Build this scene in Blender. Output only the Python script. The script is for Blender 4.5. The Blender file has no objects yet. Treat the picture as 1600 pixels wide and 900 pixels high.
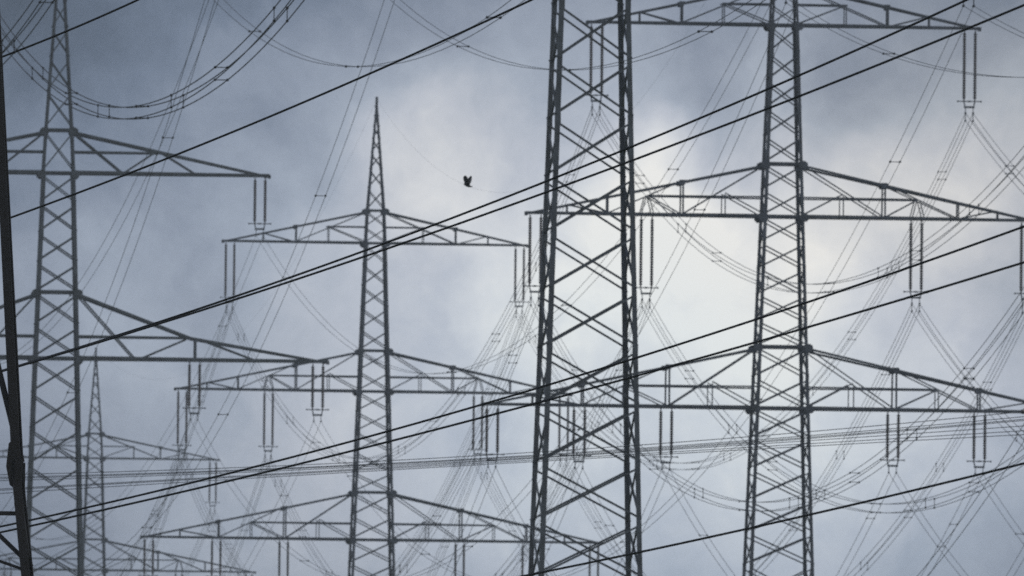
import bpy, math, random
from mathutils import Vector, Matrix

random.seed(7)
S = bpy.context.scene
COL = S.collection

# ------------------------------------------------------------------ camera
FPX = 24000.0                                  # focal length in pixels of the 1600 px wide photograph
PITCH, ROLL = math.radians(2.61), math.radians(0.62)
CAM = Vector((0, 0, 1.7))
FWD = Vector((0, math.cos(PITCH), math.sin(PITCH)))
R0 = Vector((1, 0, 0)); U0 = R0.cross(FWD)
RGT = R0 * math.cos(ROLL) + U0 * math.sin(ROLL)
UP = U0 * math.cos(ROLL) - R0 * math.sin(ROLL)
cd = bpy.data.cameras.new('camera'); cam = bpy.data.objects.new('camera', cd); COL.objects.link(cam)
cd.sensor_width = 36; cd.lens = FPX * 36 / 1600
cd.clip_start = 1; cd.clip_end = 30000
m = Matrix((RGT, UP, -FWD)).transposed().to_4x4(); m.translation = CAM
cam.matrix_world = m
cd.dof.use_dof = True; cd.dof.focus_distance = 255; cd.dof.aperture_fstop = 10.5
S.camera = cam
S.render.resolution_x, S.render.resolution_y = 1024, 576
S.view_settings.view_transform = 'Standard'; S.view_settings.look = 'None'
S.view_settings.exposure = 0; S.view_settings.gamma = 1
S.cycles.use_denoising = False
S.cycles.max_bounces = 4; S.cycles.volume_bounces = 1
S.cycles.filter_width = 1.5

def at(px, py, Y):
    """point at world distance Y seen at a place of the photograph"""
    d = FWD + RGT * ((px - 800) / FPX) + UP * ((450 - py) / FPX)
    return CAM + d * (Y / d.y)
def proj(p):
    d = Vector(p) - CAM; z = d.dot(FWD)
    return 800 + FPX * d.dot(RGT) / z, 450 - FPX * d.dot(UP) / z

# ------------------------------------------------------------------ sky and sun
SUN_EL, SUN_AZ = math.radians(34), math.radians(108)     # behind the cloud, off to the right
W = bpy.data.worlds.new('World'); S.world = W; W.use_nodes = True
nt = W.node_tree; N = nt.nodes; L = nt.links; N.clear()
out = N.new('ShaderNodeOutputWorld'); bg = N.new('ShaderNodeBackground'); bg.inputs['Strength'].default_value = 0.1
L.new(bg.outputs[0], out.inputs['Surface'])
sky = N.new('ShaderNodeTexSky'); sky.sky_type = 'NISHITA'; sky.sun_disc = False
sky.sun_elevation = SUN_EL; sky.sun_rotation = SUN_AZ; sky.dust_density = 3
tc = N.new('ShaderNodeTexCoord')
def noise(scale, detail, rough, vec, dist=0):
    n = N.new('ShaderNodeTexNoise'); n.inputs['Scale'].default_value = scale
    n.inputs['Detail'].default_value = detail; n.inputs['Roughness'].default_value = rough
    n.inputs['Distortion'].default_value = dist
    L.new(vec, n.inputs['Vector']); return n
def math_(op, a, b=None, clamp=False):
    n = N.new('ShaderNodeMath'); n.operation = op; n.use_clamp = clamp
    for i, v in enumerate((a, b)):
        if v is None: continue
        if isinstance(v, (int, float)): n.inputs[i].default_value = v
        else: L.new(v, n.inputs[i])
    return n.outputs[0]
DIR = tc.outputs['Generated']
wn = noise(48, 5, .6, DIR)
wsub = N.new('ShaderNodeVectorMath'); wsub.operation = 'SUBTRACT'; L.new(wn.outputs['Color'], wsub.inputs[0]); wsub.inputs[1].default_value = (.5, .5, .5)
wsc = N.new('ShaderNodeVectorMath'); wsc.operation = 'SCALE'; L.new(wsub.outputs[0], wsc.inputs[0]); wsc.inputs['Scale'].default_value = 0.011
wad = N.new('ShaderNodeVectorMath'); wad.operation = 'ADD'; L.new(DIR, wad.inputs[0]); L.new(wsc.outputs[0], wad.inputs[1])
WARP = wad.outputs[0]
# cloud masses: where in the sky, how wide (share of the frame's width), how much brighter or darker
MASSES = [(0, -60, 0.46, -0.09), (320, -60, 0.46, -0.19), (640, -60, 0.46, 0.16), (960, -60, 0.46, 0.19), (1280, -60, 0.46, -0.07), (1600, -60, 0.46, 0.01), (0, 240, 0.46, 0.01), (320, 240, 0.46, 0.14), (640, 240, 0.46, -0.33), (960, 240, 0.46, -0.16), (1280, 240, 0.46, -0.02), (1600, 240, 0.46, -0.15), (0, 560, 0.46, -0.15), (320, 560, 0.46, 0.27), (640, 560, 0.46, 0.18), (960, 560, 0.46, 0.19), (1280, 560, 0.46, 0.24), (1600, 560, 0.46, 0.18), (0, 900, 0.46, -0.09), (320, 900, 0.46, -0.09), (640, 900, 0.46, -0.04), (960, 900, 0.46, -0.07), (1280, 900, 0.46, 0.06), (1600, 900, 0.46, -0.23), (1020, 265, 0.1, 0.11), (1110, 195, 0.09, -0.10), (650, 255, 0.1, 0.07), (735, 195, 0.09, 0.01), (1320, 175, 0.12, -0.08), (1480, 235, 0.12, 0.17), (1300, 265, 0.09, 0.13), (1130, 262, 0.05, 0.12), (1030, 228, 0.06, 0.12), (1060, 300, 0.1, 0.09), (620, 230, 0.06, 0.04), (1180, 160, 0.08, 0.09), (900, 450, 0.14, 0.12), (1150, 430, 0.14, 0.14), (760, 480, 0.1, 0.00), (20, 20, 0.15, -0.11)]
val = None
for (px, py, rad, amp) in MASSES:
    d = (FWD + RGT * ((px - 800) / FPX) + UP * ((450 - py) / FPX)).normalized()
    dn = N.new('ShaderNodeVectorMath'); dn.operation = 'DISTANCE'; L.new(WARP, dn.inputs[0]); dn.inputs[1].default_value = d
    mr = N.new('ShaderNodeMapRange'); mr.interpolation_type = 'SMOOTHERSTEP'
    mr.inputs['From Min'].default_value = 0; mr.inputs['From Max'].default_value = rad * 1600 / FPX * 1.25
    mr.inputs['To Min'].default_value = amp; mr.inputs['To Max'].default_value = 0
    L.new(dn.outputs['Value'], mr.inputs['Value'])
    val = mr.outputs[0] if val is None else math_('ADD', val, mr.outputs[0])
big = noise(30, 6, .62, DIR, .3); fine = noise(130, 8, .65, WARP); puff = noise(68, 6, .58, WARP, .8)
val = math_('ADD', val, math_('MULTIPLY', math_('SUBTRACT', big.outputs['Fac'], .5), .26))
val = math_('ADD', val, math_('MULTIPLY', math_('SUBTRACT', fine.outputs['Fac'], .5), .27))
val = math_('ADD', val, math_('MULTIPLY', math_('SUBTRACT', puff.outputs['Fac'], .5), .16))
wide = noise(1.6, 4, .5, DIR)
val = math_('ADD', val, math_('MULTIPLY', math_('SUBTRACT', wide.outputs['Fac'], .5), .2))
val = math_('ADD', val, .597, True)
ramp = N.new('ShaderNodeValToRGB'); L.new(val, ramp.inputs[0])
cr = ramp.color_ramp
def srgb(r, g, b): return tuple(((c / 255 + .055) / 1.055) ** 2.4 if c > 10 else c / 3294 for c in (r, g, b)) + (1,)
STOPS = [(0, (0, 0, 0)), (.3, (66, 77, 93)), (.41, (92, 104, 123)), (.5, (115, 127, 147)), (.6, (143, 153, 171)), (.7, (170, 180, 196)), (.8, (199, 205, 217)), (.9, (228, 231, 236)), (1, (255, 254, 250))]
while len(cr.elements) < len(STOPS): cr.elements.new(.5)
for e, (p, c) in zip(cr.elements, STOPS): e.position = p; e.color = srgb(*c)
tint = None
for (px, py, rad, amp) in ((1560, 240, .30, .8), (1120, 330, .22, .25), (660, 250, .14, .35), (1150, 720, .38, -.9), (150, 60, .4, -.5), (900, 660, .3, -.6)):
    d = (FWD + RGT * ((px - 800) / FPX) + UP * ((450 - py) / FPX)).normalized()
    dn = N.new('ShaderNodeVectorMath'); dn.operation = 'DISTANCE'; L.new(WARP, dn.inputs[0]); dn.inputs[1].default_value = d
    mr = N.new('ShaderNodeMapRange'); mr.interpolation_type = 'SMOOTHERSTEP'
    mr.inputs['From Min'].default_value = 0; mr.inputs['From Max'].default_value = rad * 1600 / FPX * 1.25
    mr.inputs['To Min'].default_value = amp * .5; mr.inputs['To Max'].default_value = 0
    L.new(dn.outputs['Value'], mr.inputs['Value'])
    tint = mr.outputs[0] if tint is None else math_('ADD', tint, mr.outputs[0])
tint = math_('ADD', tint, .5, True)
tr = N.new('ShaderNodeValToRGB'); L.new(tint, tr.inputs[0])
tr.color_ramp.elements[0].color = (.95, 1.0, 1.035, 1); tr.color_ramp.elements[1].color = (1.06, 1.0, .91, 1)
e = tr.color_ramp.elements.new(.5); e.color = (1, 1, 1, 1)
tm = N.new('ShaderNodeVectorMath'); tm.operation = 'MULTIPLY'; L.new(ramp.outputs[0], tm.inputs[0]); L.new(tr.outputs[0], tm.inputs[1])
gain = N.new('ShaderNodeVectorMath'); gain.operation = 'SCALE'; gain.inputs['Scale'].default_value = 10.0
L.new(tm.outputs[0], gain.inputs[0])
mix = N.new('ShaderNodeMix'); mix.data_type = 'RGBA'; mix.inputs['Factor'].default_value = 0.96
L.new(sky.outputs[0], mix.inputs[6]); L.new(gain.outputs[0], mix.inputs[7]); L.new(mix.outputs[2], bg.inputs['Color'])
sl = bpy.data.lights.new('sun', 'SUN'); sl.energy = 1.2; sl.angle = math.radians(14); sl.color = (1, .95, .88)
so = bpy.data.objects.new('sun', sl); COL.objects.link(so)
sd = Vector((math.sin(SUN_AZ) * math.cos(SUN_EL), math.cos(SUN_AZ) * math.cos(SUN_EL), math.sin(SUN_EL)))
so.rotation_euler = sd.to_track_quat('Z', 'Y').to_euler()

# ------------------------------------------------------------------ materials
def mat(name, col, rough=.6, metal=0, var=.35, scale=3.0, spec=.4):
    M = bpy.data.materials.new(name); M.use_nodes = True
    t = M.node_tree; b = t.nodes['Principled BSDF']
    b.inputs['Roughness'].default_value = rough; b.inputs['Metallic'].default_value = metal
    b.inputs['Specular IOR Level'].default_value = spec
    c = t.nodes.new('ShaderNodeTexCoord'); n = t.nodes.new('ShaderNodeTexNoise'); n.inputs['Scale'].default_value = scale
    n.inputs['Detail'].default_value = 5; t.links.new(c.outputs['Object'], n.inputs['Vector'])
    r = t.nodes.new('ShaderNodeValToRGB'); t.links.new(n.outputs['Fac'], r.inputs[0])
    r.color_ramp.elements[0].position = .3; r.color_ramp.elements[1].position = .7
    r.color_ramp.elements[0].color = tuple(x * (1 - var) for x in col) + (1,)
    r.color_ramp.elements[1].color = tuple(min(1, x * (1 + var)) for x in col) + (1,)
    t.links.new(r.outputs[0], b.inputs['Base Color']); return M
STEEL = mat('galvanised_steel', (.056, .065, .079), .55, .25, .5, 1.5)
STEEL_GREEN = mat('weathered_grey_steel', (.060, .070, .078), .55, .2, .55, 1.2)
STEEL_DARK = mat('shaded_steel', (.012, .011, .011), .7, 0)  # near mast stands in shade; that shade is put into this darker steel colour
PORCELAIN = mat('brown_porcelain', (.075, .062, .06), .3, 0, .2, 8, .5)
ALU = mat('weathered_aluminium_wire', (.06, .062, .068), .55, .4, .15, .5)
BLACKWIRE = mat('black_cable', (.012, .012, .013), .6, 0, .2, .5, .2)
FEATHER = mat('black_feathers', (.012, .012, .014), .7, 0, .3, 20, .2)
GRASS = mat('meadow_grass', (.06, .085, .03), .95, 0, .4, .02, .1)

# ------------------------------------------------------------------ mesh helpers
class MB:
    def __init__(s): s.v = []; s.f = []
    def prism(s, p, q, pts, a, b):
        i = len(s.v); n = len(pts)
        for o in (p, q):
            for (x, y) in pts: s.v.append(o + a * x + b * y)
        for k in range(n): s.f.append((i + k, i + (k + 1) % n, i + n + (k + 1) % n, i + n + k))
        s.f.append(tuple(range(i + n - 1, i - 1, -1))); s.f.append(tuple(range(i + n, i + 2 * n)))
    def angle(s, p, q, w, a, b=None):
        """angle iron: flanges along a and b"""
        p, q = Vector(p), Vector(q); d = (q - p).normalized()
        a = Vector(a); a = (a - d * a.dot(d)).normalized()
        if b is None: b = d.cross(a)
        else: b = Vector(b); b = (b - d * b.dot(d) - a * b.dot(a)).normalized()
        t = max(.014, w * .13)
        s.prism(p, q, [(0, 0), (w, 0), (w, t), (t, t), (t, w), (0, w)], a, b)
    def box_bar(s, p, q, w, h=None, a=(0, 0, 1)):
        p, q = Vector(p), Vector(q); d = (q - p).normalized(); a = Vector(a)
        if abs(d.dot(a)) > .95: a = Vector((1, 0, 0))
        a = (a - d * a.dot(d)).normalized(); b = d.cross(a); h = h or w
        s.prism(p, q, [(-h / 2, -w / 2), (h / 2, -w / 2), (h / 2, w / 2), (-h / 2, w / 2)], a, b)
    def lathe(s, p, q, prof, n=8):
        """profile of (distance along p-q, radius)"""
        p, q = Vector(p), Vector(q); d = (q - p).normalized()
        a = d.orthogonal().normalized(); b = d.cross(a); i = len(s.v)
        for (t, r) in prof:
            for k in range(n):
                w = 2 * math.pi * k / n; s.v.append(p + d * t + a * (r * math.cos(w)) + b * (r * math.sin(w)))
        for j in range(len(prof) - 1):
            for k in range(n):
                s.f.append((i + j * n + k, i + j * n + (k + 1) % n, i + (j + 1) * n + (k + 1) % n, i + (j + 1) * n + k))
        s.f.append(tuple(range(i + n - 1, i - 1, -1))); e = i + (len(prof) - 1) * n; s.f.append(tuple(range(e, e + n)))
    def tube(s, pts, r, n=6):
        i = len(s.v); m_ = len(pts)
        for j, p in enumerate(pts):
            d = (pts[min(j + 1, m_ - 1)] - pts[max(j - 1, 0)]).normalized()
            a = d.cross(Vector((0, 0, 1))).normalized(); b = a.cross(d)
            for k in range(n):
                w = 2 * math.pi * k / n; s.v.append(p + a * (r * math.cos(w)) + b * (r * math.sin(w)))
        for j in range(m_ - 1):
            for k in range(n):
                s.f.append((i + j * n + k, i + j * n + (k + 1) % n, i + (j + 1) * n + (k + 1) % n, i + (j + 1) * n + k))
        s.f.append(tuple(range(i + n - 1, i - 1, -1))); e = i + (m_ - 1) * n; s.f.append(tuple(range(e, e + n)))
    def mesh(s, name, material, origin=None):
        me = bpy.data.meshes.new(name)
        o = origin or Vector((0, 0, 0))
        me.from_pydata([tuple(v - o) for v in s.v], [], s.f); me.materials.append(material); me.update(); return me
    def build(s, name, material, parent=None, origin=None):
        return link(name, s.mesh(name, material, origin), parent)
def link(name, me, parent=None, loc=None):
    o = bpy.data.objects.new(name, me); COL.objects.link(o)
    if parent: o.parent = parent
    if loc is not None: o.location = loc
    return o
def tag(o, label, cat, group=None, kind=None):
    if label: o['label'] = label
    if cat: o['category'] = cat
    if group: o['group'] = group
    if kind: o['kind'] = kind
    return o
def empty(name, loc, rz=0):
    o = bpy.data.objects.new(name, None); COL.objects.link(o); o.location = loc; o.rotation_euler = (0, 0, rz)
    o.empty_display_size = 1; return o

# ------------------------------------------------------------------ ground and air
g = MB()
n = 24
for j in range(n + 1):
    for i in range(n + 1): g.v.append(Vector((-6000 + 12000 * i / n, -3000 + 12000 * j / n, 0)))
for j in range(n):
    for i in range(n): k = j * (n + 1) + i; g.f.append((k, k + 1, k + n + 2, k + n + 1))
tag(g.build('ground', GRASS), None, None, None, 'structure')

def add_haze(density, top):
    b = MB(); x0, x1, y0, y1, z0, z1 = -6100, 6100, -3100, 9100, -1, top
    b.v = [Vector(p) for p in ((x0, y0, z0), (x1, y0, z0), (x1, y1, z0), (x0, y1, z0), (x0, y0, z1), (x1, y0, z1), (x1, y1, z1), (x0, y1, z1))]
    b.f = [(0, 3, 2, 1), (4, 5, 6, 7), (0, 1, 5, 4), (1, 2, 6, 5), (2, 3, 7, 6), (3, 0, 4, 7)]
    M = bpy.data.materials.new('haze'); M.use_nodes = True; t = M.node_tree; t.nodes.clear()
    o = t.nodes.new('ShaderNodeOutputMaterial'); v = t.nodes.new('ShaderNodeVolumePrincipled')
    v.inputs['Color'].default_value = (.86, .91, .98, 1); v.inputs['Density'].default_value = density
    t.links.new(v.outputs[0], o.inputs['Volume'])
    h = b.build('haze', M); tag(h, None, None, None, 'stuff'); return h
add_haze(.00014, 90)

# ------------------------------------------------------------------ pylons
def half_width(prof, z):
    for (z0, w0), (z1, w1) in zip(prof, prof[1:]):
        if z <= z1: return w0 + (w1 - w0) * (z - z0) / (z1 - z0)
    return prof[-1][1]
def poly(pl, x):
    for (x0, z0), (x1, z1) in zip(pl, pl[1:]):
        if x <= x1: return z0 + (z1 - z0) * (x - x0) / (x1 - x0)
    return pl[-1][1]

SHED_MESH = {}
def insulator_mesh(length):
    if length not in SHED_MESH:
        b = MB(); prof = [(0, .035), (.12, .035)]; k = int((length - .3) / .125); st = (length - .3) / k; t = .15
        for i in range(k):
            prof += [(t, .055), (t + st * .35, .094), (t + st * .6, .094), (t + st * .75, .06)]; t += st
        prof += [(length - .12, .04), (length, .035)]
        b.lathe((0, 0, 0), (0, 0, -length), prof, 8)
        SHED_MESH[length] = b.mesh('insulator_string', PORCELAIN)
    return SHED_MESH[length]
SET_MESH = {}
def set_meshes(kind):
    """arcing horn of one string, yoke of a pair, hanger clamps below it"""
    if kind not in SET_MESH:
        h = MB(); h.box_bar((-.30, 0, 0), (.30, 0, 0), .05, .05); h.lathe((-.30, 0, 0), (-.36, 0, 0), [(0, .05), (.06, .05)], 6); h.lathe((.30, 0, 0), (.36, 0, 0), [(0, .05), (.06, .05)], 6)
        y = MB()
        y.box_bar((-.285, 0, .0), (-.22, 0, -.27), .06); y.box_bar((.285, 0, .0), (.22, 0, -.27), .06); y.box_bar((-.28, 0, -.27), (.28, 0, -.27), .07, .10)
        c = MB()
        c.box_bar((0, 0, -.30), (0, 0, -.62 if kind == 2 else -1.0), .04)
        for z in ((-.62,) if kind == 2 else (-.58, -.98)):
            c.lathe((0, -.16, z), (0, .16, z), [(0, .03), (.08, .055), (.24, .055), (.32, .03)], 6)
        SET_MESH[kind] = (h.mesh('arcing_horn', STEEL), y.mesh('yoke_plate', STEEL), c.mesh('suspension_clamp', STEEL))
    return SET_MESH[kind]

def lattice_pylon(spec, base, yaw, label, steel, scale_arm=1.0, lw=.17, bw=.075):
    """spec: prof (z, half width), zl height of the lowest crossarm, arms, nodes"""
    root = empty('lattice_pylon', base, yaw); tag(root, label, 'pylon', 'lattice power pylons')
    prof, nodes = spec['prof'], spec['nodes']
    hw = lambda z: half_width(prof, z)
    # legs
    for sx in (-1, 1):
        for sy in (-1, 1):
            b = MB()
            ks = [p[0] for p in prof]
            for z0, z1 in zip(ks, ks[1:]):
                w0, w1 = hw(z0), hw(z1)
                w = lw * (1 if z1 < spec['arms'][-1]['z'] + .1 else .72)
                b.angle((sx * w0, sy * w0, z0), (sx * w1, sy * w1, z1), w, (-sx, 0, 0), (0, -sy, 0))
            for i, z in enumerate(nodes[1:-1]):          # splice plates where the braces meet the leg
                if i % 2 == 0 and z < spec['arms'][-1]['z']:
                    w_ = hw(z); p = Vector((sx * (w_ + .006), sy * (w_ + .006), z))
                    b.angle(p - Vector((0, 0, .22)), p + Vector((0, 0, .22)), lw * 1.12, (-sx, 0, 0), (0, -sy, 0))
            b.build('leg', steel, root)
    # bracing of the four faces
    for ax, sg in ((0, -1), (0, 1), (1, -1), (1, 1)):
        b = MB()
        def P(u, z, off=0):
            w_ = hw(z); d = w_ - off
            return Vector((u * w_, sg * d, z)) if ax == 0 else Vector((sg * d, u * w_, z))
        nrm = Vector((0, -sg, 0)) if ax == 0 else Vector((-sg, 0, 0))
        for z0, z1 in zip(nodes, nodes[1:]):
            e = min(.12, (z1 - z0) * .08)
            w_ = bw * (1 if z1 < spec['arms'][-1]['z'] else .8)
            tops = z1 >= prof[-1][0] - .01
            b.angle(P(-1, z0 + e, .02), P(1, z1 - e, .02), w_, (0, 0, 1), nrm)
            if not tops: b.angle(P(1, z0 + e, .035 + w_), P(-1, z1 - e, .035 + w_), w_, (0, 0, 1), nrm)
        for A in spec['arms']:
            for z in (A['z'], A['z'] + A['top'][0][1]): b.angle(P(-1, z, .01), P(1, z, .01), bw * 1.7, (0, 0, 1), nrm)
        b.build('face_bracing', steel, root)
    # gusset plates where the crossarms meet the body
    gs = spec.get('gusset', .26)
    for A in spec['arms']:
        for z in (A['z'], A['z'] + A['top'][0][1]):
            w_ = hw(z)
            for sx in (-1, 1):
                for sy in (-1, 1):
                    b = MB(); y = sy * (w_ + .02)
                    pts = [(-gs * .9, -.16), (-gs * .4, -.3), (gs * .5, -.3), (gs, -.12), (gs, .12), (gs * .4, .26), (-gs * .4, .26), (-gs * .9, .14)]
                    b.prism(Vector((sx * w_, y - .008, z)), Vector((sx * w_, y + .008, z)), [(p * sx, q * .75) for p, q in pts], Vector((1, 0, 0)), Vector((0, 0, 1)))
                    b.build('gusset_plate', steel, root)
    # crossarms
    attach = {}
    for ai, A in enumerate(spec['arms']):
        zb = A['z']; X = A['tip'] * scale_arm; wb = hw(zb); tw_ = .13
        top = [(x * (scale_arm if i else 1), z) for i, (x, z) in enumerate(A['top'])]
        top[0] = (hw(zb + top[0][1]), top[0][1])
        for sg in (-1, 1):
            def yb(x): return wb + (tw_ - wb) * (x - wb) / (X - wb)
            def yt(x): return top[0][0] + (tw_ - top[0][0]) * (x - top[0][0]) / (X - top[0][0])
            def P(x, z, f):
                zt = max(.06, poly(top, x)); k = min(1, max(0, z / zt))
                return Vector((sg * x, f * (yb(x) * (1 - k) + yt(x) * k), zb + z))
            b = MB()
            for f in (-1, 1):
                b.angle(P(wb, 0, f), P(X + .12, 0, f), lw * .85, (0, 0, 1), (0, -f, 0))
                for (x0, z0), (x1, z1) in zip(top, top[1:]): b.angle(P(x0, z0, f), P(x1, z1, f), lw * .7, (0, 0, -1), (0, -f, 0))
            b.box_bar(P(X + .1, .03, -1), P(X + .1, .03, 1), .16, .2)
            arm = b.build('crossarm', steel, root)
            w = MB()
            for (x0, z0, x1, z1, k) in A['web']:
                x0, x1 = x0 * scale_arm, x1 * scale_arm
                if x0 < hw(zb + z0) + .3: x0 = hw(zb + z0) - .03
                for f in (-1, 1):
                    p, q = P(x0, min(z0, poly(top, x0)), f), P(x1, min(z1, poly(top, x1)), f)
                    w.angle(p + Vector((0, -f * .03, 0)), q + Vector((0, -f * .03, 0)), bw * k, (1, 0, 0) if abs(x1 - x0) < .1 else (0, 0, 1), (0, -f, 0))
            w.build('web_bracing', steel, arm)
            w = MB(); xs = [wb + (X - wb) * i / 6 for i in range(7)]          # flat bracing between the two lower chords
            for i in range(6):
                w.angle(P(xs[i], .02, 1 if i % 2 else -1), P(xs[i + 1], .02, -1 if i % 2 else 1), bw, (0, 0, 1))
                w.angle(P(xs[i + 1], .035, -1), P(xs[i + 1], .035, 1), bw, (0, 0, 1))
            w.build('plan_bracing', steel, arm)
            for (x, knee) in A.get('knees', ()):                                 # gusset at the top of an upright
                zz = poly(top, x * scale_arm)
                for f in (-1, 1):
                    q = MB(); c = P(x * scale_arm, zz, f); q.prism(c + Vector((0, f * .01, 0)), c + Vector((0, f * .025, 0)), [(-knee, .06), (-knee * .6, -.2), (knee * .6, -.22), (knee * 1.2, -.12), (knee * .8, .06)], Vector((sg, 0, 0)), Vector((0, 0, 1)))
                    q.build('gusset_plate', steel, arm)
            for (xc, ln, kind) in A['sets']:
                xc *= scale_arm
                hm, ym, cm = set_meshes(kind)
                for k in (-.285, .285):
                    hang = MB(); 
                    s_ = link('insulator_string', insulator_mesh(ln), root, (sg * xc + k, 0, zb - .03))
                    link('arcing_horn', hm, s_, (0, 0, -ln + .03))
                y_ = link('yoke_plate', ym, root, (sg * xc, 0, zb - .03 - ln))
                for k in (-.2, .2): link('suspension_clamp', cm, y_, (k, 0, 0))
                attach[(ai, sg, xc / scale_arm)] = (sg * xc, zb - .03 - ln - (.62 if kind == 2 else .78), kind)
    b = MB(); zt = prof[-1][0]; b.box_bar((0, 0, zt - .3), (0, 0, zt + .25), .16); b.build('peak_cap', steel, root)
    M = Matrix.Translation(base) @ Matrix.Rotation(yaw, 4, 'Z')
    return dict(root=root, M=M, attach=attach, peak=zt + .1)

def ladder(z0, z1, n, r=1.0):
    """n panels from z0 up to z1, each r times the one below"""
    hs = [r ** i for i in range(n)]; t = sum(hs); z = z0; o = []
    for h in hs: z += h / t * (z1 - z0); o.append(z)
    return o

def four_circuit(zl):
    arms = [
        dict(z=zl, tip=15.45, top=[(1.2, 3.2), (15.45, .10)], sets=[(5.95, 2.55, 2), (10.5, 2.55, 2), (15.05, 2.55, 2)], knees=[(5.95, .2), (10.4, .16)],
             web=[(1.25, 3.15, 5.8, .1, .9), (1.4, .1, 3.7, 1.35, .9), (3.7, 1.3, 3.7, .05, .8), (1.4, 1.1, 8.2, 1.1, 1.1), (5.95, 2.2, 5.95, .05, 1.3), (6.0, 2.15, 10.3, .1, .9),
                  (6.1, .1, 8.2, 1.08, .9), (8.2, 1.1, 8.2, .05, .8), (10.4, 1.2, 10.4, .05, 1.2), (10.7, .1, 13.0, .5, .9), (13.0, .55, 13.0, .03, .9)]),
        dict(z=zl + 10, tip=13.3, top=[(1.0, 2.75), (13.3, .10)], sets=[(7.08, 3.75, 4), (12.9, 3.75, 4)], knees=[(5.3, .2)],
             web=[(1.0, 2.7, 5.2, .1, .9), (1.1, .1, 3.1, 1.2, .9), (3.1, 1.15, 3.1, .05, .8), (1.1, 1.0, 7.1, 1.0, 1.1), (5.3, 1.8, 5.3, .05, 1.2), (5.4, 1.75, 9.1, .1, .9),
                  (5.45, .1, 7.1, 1.0, .9), (7.05, 1.0, 6.8, .03, .8), (7.15, 1.0, 7.4, .03, .8), (9.2, .95, 9.2, .03, 1.1), (9.4, .1, 11.3, .5, .9), (11.3, .5, 11.3, .03, .9)]),
        dict(z=zl + 20, tip=10.2, top=[(.6, 2.2), (10.2, .10)], sets=[(9.8, 3.75, 4)], knees=[(5.4, .16)],
             web=[(.65, 2.1, 5.3, .1, .9), (.7, .1, 3.2, 1.1, .9), (3.2, 1.1, 3.2, .05, .8), (.7, 1.1, 3.3, 1.1, 1.0), (5.4, 1.15, 5.4, .03, 1.2), (5.7, .1, 7.6, .6, .9), (7.6, .62, 7.6, .03, .9)]),
    ]
    prof = [(0, 3.1 + max(0, zl - 30) * .06), (zl - 9, 1.70), (zl, 1.40), (zl + 10, 1.06), (zl + 20, .72), (zl + 22.2, .62), (zl + 29.7, .05)]
    nodes = [0] + ladder(0, zl - 8.2, max(4, int((zl - 8.2) / 2.4)), .94) + ladder(zl - 8.2, zl, 5, .985) + ladder(zl, zl + 3.2, 2) + ladder(zl + 3.2, zl + 10, 5) \
        + ladder(zl + 10, zl + 12.75, 2) + ladder(zl + 12.75, zl + 20, 5) + ladder(zl + 20, zl + 22.2, 2) + ladder(zl + 22.2, zl + 29.7, 8, .86)
    return dict(prof=prof, nodes=nodes, arms=arms)

def two_arm(zl, wide=0.0, panel=2.1, W0=0.0):
    arms = [
        dict(z=zl, tip=15.1, top=[(1.1, 3.7), (7.5, 1.35), (15.1, .10)], sets=[(7.75, 2.6, 2), (14.65, 2.6, 2)],
             web=[(1.15, 3.6, 4.3, .1, 1.1), (4.8, .1, 7.3, 1.2, 1.0), (1.3, 1.25, 7.5, 1.25, 1.2), (7.7, 1.3, 7.7, .03, 1.5), (8.0, 1.2, 11.0, .1, 1.0)]),
        dict(z=zl + 10.36, tip=11.7, top=[(.85, 2.4), (11.7, .10)], sets=[(11.3, 2.6, 2)],
             web=[(.9, 2.3, 3.5, .1, 1.1), (5.4, 1.25, 3.7, .1, 1.0), (.95, 1.2, 5.6, 1.2, 1.2), (5.8, 1.2, 7.6, .1, 1.0)]),
    ]
    w = wide
    prof = [(0, 2.75), (zl - 12, 1.62), (zl, 1.27), (zl + 10.36, .93), (zl + 12.8, .80), (zl + 24.2, .05)]
    if w: prof = [(0, 2.6), (zl - 25, 1.98), (zl, 1.28), (zl + 10.36, .90), (zl + 12.8, .80), (zl + 24.2, .05)]
    nodes = [0] + (ladder(0, zl - 10.25, 10, .95) + ladder(zl - 10.25, zl, 5, .97) if not w else ladder(0, W0 - 13 * panel, 3, .95) + [W0 + k * panel for k in range(-12, 3)] + [zl]) + ladder(zl, zl + 3.7, 2) \
        + ladder(zl + 3.7, zl + 10.36, 4) + ladder(zl + 10.36, zl + 12.8, 1) + ladder(zl + 12.8, zl + 24.2, 8, .88)
    return dict(prof=prof, nodes=nodes, arms=arms)

def ground_of(p): return Vector((p.x, p.y, 0))
pC, pB, p2 = at(1218.5, 640, 800), at(581, 845, 1034), at(148, 717, 1371)
pA = at(87.5, 562, 857); pD = at(919, 450, 590)
yawC = math.atan2(pC.x - pB.x, 234); yawA = math.atan2(pD.x - pA.x, 267)
C_ = lattice_pylon(four_circuit(pC.z), ground_of(pC), yawC, 'dark steel pylon right of the centre with three wide crossarms and many insulators', STEEL, 1, .17, .072)
B_ = lattice_pylon(four_circuit(pB.z), ground_of(pB), yawC, 'grey pylon in the middle of the view, its pointed tip against a pale cloud', STEEL, 1, .17, .072)
F_ = lattice_pylon(four_circuit(p2.z - 20), ground_of(p2), .08, 'faint distant pylon low on the left, smallest of all, behind the dark two-armed one', STEEL, 1.08, .16, .07)
A_ = lattice_pylon(two_arm(pA.z), ground_of(pA), yawA * .6, 'dark pylon on the left with two crossarms, the lower one longer', STEEL_GREEN, 1, .215, .082)
D_ = lattice_pylon(two_arm(43.0, 1, 2.2125, at(866, 99, 590).z), ground_of(pD), yawA, 'broad pylon shaft left of the three-armed pylon, crossarms out of view', STEEL_GREEN, 1, .195, .08)

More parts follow.
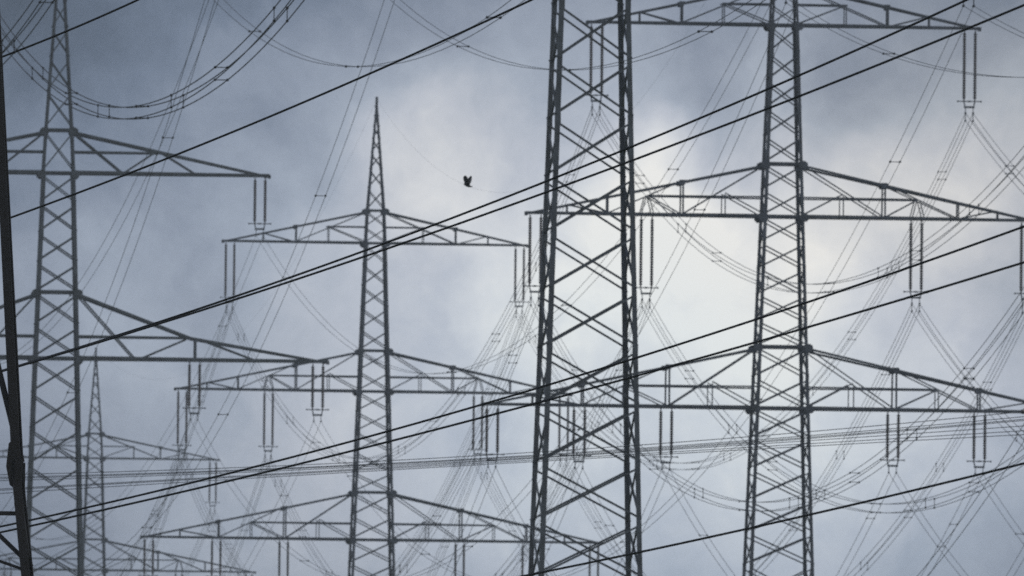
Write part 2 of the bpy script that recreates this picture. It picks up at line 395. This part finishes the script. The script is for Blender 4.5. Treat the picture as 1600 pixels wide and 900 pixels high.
# towers that stand outside the picture: only the places where the wires hang are needed
def ghost(x, y, ref, dz=0, yaw=0):
    return dict(M=Matrix.Translation((x, y, dz)) @ Matrix.Rotation(yaw, 4, 'Z'), attach=ref['attach'], peak=ref['peak'])
T0 = ghost(pC.x + (pC.x - pB.x), 566, C_, 0, yawC)
F2 = ghost(p2.x - 30, 1700, F_, 0, .08)
A2 = ghost(pA.x - 28.3, 1124, A_, 0, yawA)
D0 = ghost(27.5, 296, D_, 2.5, .0432)

# ------------------------------------------------------------------ conductors
def in_view(pts, m_=0):
    for p in pts:
        x, y = proj(p)
        if p.y > 60 and -m_ < x < 1600 + m_ and -m_ < y < 900 + m_: return True
    return False
def bundle(f, kind, label, group, r=.0145, n=56, spacers=6, mate=ALU, side=Vector((1, 0, 0)), ph=.5):
    """f(t) gives the line of the bundle; kind: number of wires (1, 2 or 4)"""
    pts = [f(i / n) for i in range(n + 1)]
    if not in_view([f(i / 300) for i in range(301)]): return None
    o0 = pts[0].copy()
    if kind == 1:
        b = MB(); b.tube(pts, r); o = b.build('overhead_wire', mate, None, o0); o.location = o0
        return tag(o, label, 'wire', group)
    root = empty('conductor_bundle', o0); tag(root, label, 'power line', group)
    offs = [(-.2, 0), (.2, 0)] if kind == 2 else [(-.2, -.2), (.2, -.2), (-.2, .2), (.2, .2)]
    Z = Vector((0, 0, 1))
    for (a, c) in offs:
        b = MB(); b.tube([p + side * a + Z * c for p in pts], r); b.build('conductor', mate, root, o0)
    for i in range(spacers):
        t0 = (i + ph) / spacers; t0 = min(.97, max(.03, t0 + random.uniform(-.02, .02)))
        pairs = [((-.2, 0), (.2, 0), 0)] if kind == 2 else [((-.2, .2), (.2, .2), 0), ((-.2, -.2), (.2, -.2), 0), ((-.2, -.2), (-.2, .2), .009), ((.2, -.2), (.2, .2), .009)]
        for (u, v, dt) in pairs:
            dt = .5 / spacers if dt else 0
            if t0 + dt > .985: continue
            p = f(t0 + dt); b = MB()
            p0, p1 = p + side * u[0] + Z * u[1], p + side * v[0] + Z * v[1]
            b.box_bar(p0, p1, .028)
            tg = (f(t0 + dt + .002) - p).normalized()
            for q in (p0, p1): b.lathe(q - tg * .09, q + tg * .09, [(0, .03), (.05, .05), (.11, .045), (.18, .03)], 6)
            b.build('spacer', mate, root, o0)
    return root
NAMES = {4: 'four-wire', 2: 'two-wire'}
def span(T, U, sag, here, there, group, arms, rank, way, ph=.5, only=None):
    for key, (x, z, kind) in T['attach'].items():
        ai, sg, xc = key
        if only and not only(key): continue
        x2, z2, _ = U['attach'][key]
        a, b = T['M'] @ Vector((x, 0, z)), U['M'] @ Vector((x2, 0, z2))
        d = b - a; side = Vector((d.y, -d.x, 0)).normalized()
        if side.x < 0: side = -side
        f = lambda t, a=a, b=b: a.lerp(b, t) - Vector((0, 0, 4 * sag * t * (1 - t)))
        lab = f"{NAMES[kind]} bundle, {rank(ai, sg, xc)} of {here}'s {arms[ai]} crossarm, running {way} {there}"
        bundle(f, kind, lab, group, side=side, ph=ph, r=.0112 if group == G2 else .0145)
def rank3(ai, sg, xc):
    w = {0: {5.95: 'inner', 10.5: 'middle', 15.05: 'outer'}, 1: {7.08: 'inner', 12.9: 'outer'}, 2: {9.8: ''}}[ai][xc]
    return (w + (' right' if sg > 0 else ' left')).strip()
def rank2(ai, sg, xc):
    w = {0: {7.75: 'inner', 14.65: 'outer'}, 1: {11.3: ''}}[ai][xc]
    return (w + (' right' if sg > 0 else ' left')).strip()
ARM3, ARM2 = {0: 'lowest', 1: 'middle', 2: 'top'}, {0: 'lower', 1: 'upper'}
G3, G2 = 'conductors of the three-armed pylons', 'conductors of the two-armed pylons'
span(C_, T0, 14, 'right pylon', 'near side', G3, ARM3, rank3, 'to the')
span(C_, B_, 14, 'right pylon', 'central pylon', G3, ARM3, rank3, 'to', .35)
span(B_, F_, 15, 'central pylon', 'faint pylon', G3, ARM3, rank3, 'to')
span(F_, F2, 13, 'faint pylon', 'far side', G3, ARM3, rank3, 'to the')
span(D_, A_, 15, 'broad shaft', 'left pylon', G2, ARM2, rank2, 'to', .55)
span(D_, D0, 10.4, 'broad shaft', 'near side', G2, ARM2, rank2, 'to the', .6)
span(A_, A2, 13, 'left pylon', 'far side', G2, ARM2, rank2, 'to the')
# shield wires from peak to peak
for (T, U, sag, lab) in ((C_, B_, 11.6, 'thin shield wire rising from the central pylon tip to the right pylon'), (B_, F_, 9, 'thin shield wire from the central pylon tip back to the faint pylon'),
                         (D_, A_, 9, 'thin shield wire coming down behind the top of the left pylon')):
    a, b = T['M'] @ Vector((0, 0, T['peak'])), U['M'] @ Vector((0, 0, U['peak']))
    bundle(lambda t, a=a, b=b, sag=sag: a.lerp(b, t) - Vector((0, 0, 4 * sag * t * (1 - t))), 1, lab, 'shield wires', r=.0042)

# a third line whose towers stand outside the picture: two sagging four-wire bundles
def plan_line(X0, k, zc, lab, Y0=400, Y1=650):
    f = lambda t: Vector((X0 - k * (Y0 + (Y1 - Y0) * t), Y0 + (Y1 - Y0) * t, zc(Y0 + (Y1 - Y0) * t)))
    bundle(f, 4, lab, 'sagging bundles at the upper left', r=.019, n=80, spacers=7, side=Vector((.995, .1, 0)), mate=BLACKWIRE)
plan_line(39.53, .1, lambda Y: 7.657e-4 * Y * Y - .75473 * Y + 216.68, 'thick four-wire bundle sagging in a deep bowl behind the left pylon top')
plan_line(34.0, .1, lambda Y: 7.657e-4 * (Y - 518.6) ** 2 + 32.57, 'four-wire bundle cutting across the top left corner of the view')

# wires crossing the view: parabola through measured points, nearly level line in plan
def fit_wire(pts, Yl, Yr, ext=120):
    (xa, ya), (xb, yb), (xc, yc) = pts
    A3, C3 = at(xa, ya, Yl), at(xc, yc, Yr)
    def plan(px):                                                   # where the plan line A-C is seen at px (level sight line)
        d = FWD + RGT * ((px - 800) / FPX); k = d.x / d.y
        s = (k * (A3.y) - A3.x) / ((C3.x - A3.x) - k * (C3.y - A3.y)); return s
    sb = plan(xb); Bp = at(xb, yb, A3.y + (C3.y - A3.y) * sb)
    lin = A3.z + (C3.z - A3.z) * sb; q = (Bp.z - lin) / (sb * (sb - 1))
    e = ext / (xc - xa)
    def f(t):
        s = -e + (1 + 2 * e) * t; p = A3.lerp(C3, s); p.z += q * s * (s - 1); return p
    return f
NEAR = 'black cables close to the camera'
for pts, Yl, Yr, lab in (
        (((0, 90), (108, 45), (215, 0)), 218, 214, 'short black cable across the top left corner, highest of the near cables'),
        (((0, 346), (533, 133), (830, 0)), 216, 200, 'black cable rising from the left edge to the top edge near the broad shaft'),
        (((0, 580), (530, 406), (1510, 0)), 216, 188, 'upper black cable of the pair that almost touch at the lower left edge'),
        (((0, 581), (530, 414), (1600, 8)), 212, 184, 'lower black cable of the pair that almost touch at the lower left edge'),
        (((0, 823), (863, 600), (1600, 354)), 214, 186, 'upper black cable of the parallel pair starting low on the left edge'),
        (((0, 832), (950, 600), (1600, 410)), 210, 182, 'lower black cable of the parallel pair starting low on the left edge'),
        (((823, 899), (1330, 790), (1600, 724)), 196, 182, 'lowest black cable, rising across the lower right corner')):
    bundle(fit_wire(pts, Yl, Yr), 1, lab, NEAR, r=.0150, n=90, mate=BLACKWIRE)
CROSS = 'thin near-level wires crossing low'
order = ['topmost', 'second', 'third', 'fourth', 'fifth', 'sixth', 'lowest']
for i, pts in enumerate((((35, 741), (800, 709), (1600, 643)), ((35, 745), (800, 713.5), (1600, 651)), ((35, 747), (800, 715), (1600, 655)), ((35, 750), (800, 717), (1600, 657)),
                         ((0, 764), (800, 718.5), (1600, 665.5)), ((0, 766), (800, 721), (1600, 673)), ((0, 771), (800, 723.5), (1600, 679)))):
    o = bundle(fit_wire(pts, 486 + i * 1.5, 470 + i * 1.5), 1, f'{order[i]} of the seven thin wires crossing low, nearly level, from edge to edge', CROSS, r=.0125, n=90)
    if i == 0:                                                      # tension clamp on the topmost wire at the right edge
        f = fit_wire(pts, 486, 470); pr = [(proj(f(.9 + k / 2000))[0], .9 + k / 2000) for k in range(200)]
        t0 = min(pr, key=lambda v: abs(v[0] - 1594))[1]; p, q = f(t0), f(t0 + .02)
        b = MB(); ln = (q - p).length; b.lathe(p, q, [(0, .02), (.05, .075)] + [(.1 + k * .12 + h, r_) for k in range(int((ln - .2) / .12)) for h, r_ in ((0, .06), (.04, .11), (.08, .06))] + [(ln, .04)], 8)
        b.build('tension_insulator', PORCELAIN, o, o.location.copy())

# ------------------------------------------------------------------ near mast at the left edge
def near_mast():
    p = at(10, 300, 200)                                            # a point on the outer edge of its right front leg
    zk = at(33, 756, 200).z; xk = at(36, 756, 200).x; xt = at(-6, 60, 200).x; zt = at(0, 60, 200).z; xb = at(50, 900, 200).x; zb = at(0, 900, 200).z
    root = empty('steel_mast', (xk - .75, 200, 0)); tag(root, 'nearly black steel mast at the left edge, only one leg and its braces showing', 'mast')
    s1, s2 = (xt - xk) / (zt - zk), (xb - xk) / (zb - zk)
    hw_ = lambda z: (.75 + s2 * (z - zk)) if z < zk else max(.2, .75 + s1 * (z - zk))
    top = 17.0; lw = .115
    for sx in (-1, 1):
        for sy in (-1, 1):
            b = MB()
            for z0, z1 in ((0, zk), (zk, top)):
                w0, w1 = hw_(z0), hw_(z1)
                b.angle((sx * w0, sy * w0, z0), (sx * w1, sy * w1, z1), lw, (-sx, 0, 0), (0, -sy, 0))
            w_ = hw_(zk)
            b.angle((sx * (w_ + .004), sy * (w_ + .004), zk - .3), (sx * (w_ + .004), sy * (w_ + .004), zk + .3), lw * .8, (-sx, 0, 0), (0, -sy, 0))
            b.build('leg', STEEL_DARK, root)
            b = MB(); y = sy * (w_ - .02)                            # gusset plate at the knee
            b.prism(Vector((sx * w_, y - .01, zk)), Vector((sx * w_, y + .01, zk)), [(-sx * .05, -.12), (-sx * .05, .62), (-sx * .17, .50), (-sx * .20, .2), (-sx * .15, -.04)], Vector((1, 0, 0)), Vector((0, 0, 1)))
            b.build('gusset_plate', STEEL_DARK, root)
    zh = at(0, 808, 200).z
    for ax, sg in ((0, -1), (0, 1), (1, -1), (1, 1)):
        b = MB()
        def P(u, z):
            w_ = hw_(z) - .03
            return Vector((u * w_, sg * w_, z)) if ax == 0 else Vector((sg * w_, u * w_, z))
        nrm = Vector((0, -sg, 0)) if ax == 0 else Vector((-sg, 0, 0))
        if sg < 0: b.angle(P(-1, zh), P(1, zh), .055, (0, 0, 1), nrm)
        zz = at(26, 885, 200).z
        b.angle(P(1, zz), P(0, zh + .15), .055, (0, 0, 1), nrm); b.angle(P(-1, zz), P(0, zh + .15), .055, (0, 0, 1), nrm)
        if sg < 0: b.angle(P(1, zz - .1), P(-1, zz - .1 + .55), .04, (0, 0, 1), nrm); b.angle(P(-1, .3), P(1, zz - .4), .09, (0, 0, 1), nrm)
        for z0, z1 in zip([zk + .3 + i * 4.2 for i in range(3)], [zk + .3 + (i + 1) * 4.2 for i in range(3)]):
            if z1 > top: break
            b.angle(P(-1, z0), P(1, z1), .05, (0, 0, 1), nrm); b.angle(P(1, z0), P(-1, z1), .05, (0, 0, 1), nrm)
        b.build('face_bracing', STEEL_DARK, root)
near_mast()

# ------------------------------------------------------------------ bird
def bird():
    p = at(731, 288, 560)
    me = bpy.data.meshes.new('bird'); vs = []; es = []; rs = []
    def chain(pts, start=None):
        prev = start
        for (v, r_) in pts:
            vs.append(v); rs.append(r_); i = len(vs) - 1
            if prev is not None: es.append((prev, i))
            prev = i
        return prev
    s = .0265                                                       # metres per photo pixel at this distance
    def q(x, y, d=0): return ((x - 731) * s, d * s, -(y - 288) * s)
    chain([(q(730.6, 288.0), (.10, .12)), (q(728.4, 287.6, 1), (.09, .09)), (q(726.6, 287.9, 1), (.05, .05)), (q(725.2, 288.4, 1), (.014, .012))])       # breast, head, bill
    chain([(q(732.0, 290.0), (.09, .07)), (q(734.4, 291.2), (.045, .03)), (q(737.8, 291.0, -1), (.03, .014))], 0)                                      # rump, tail
    chain([(q(729.0, 284.6, -4), (.105, .06)), (q(728.0, 281, -8), (.11, .045)), (q(727.4, 278.6, -11), (.08, .03)), (q(727.6, 276.6, -13), (.045, .015))], 0)   # far wing raised
    chain([(q(732.4, 284.6, 4), (.10, .06)), (q(733.3, 281, 8), (.09, .045)), (q(734.4, 278.2, 11), (.07, .03)), (q(735.4, 275.6, 13), (.025, .012))], 0)          # near wing raised
    me.from_pydata(vs, es, []); o = bpy.data.objects.new('bird', me); COL.objects.link(o); o.location = p
    me.materials.append(FEATHER)
    sk = o.modifiers.new('skin', 'SKIN'); o.modifiers.new('sub', 'SUBSURF').render_levels = 2
    for i, r_ in enumerate(rs): me.skin_vertices[0].data[i].radius = r_
    me.skin_vertices[0].data[0].use_root = True
    tag(o, 'small black bird flying with raised wings against the pale cloud', 'bird')
bird()
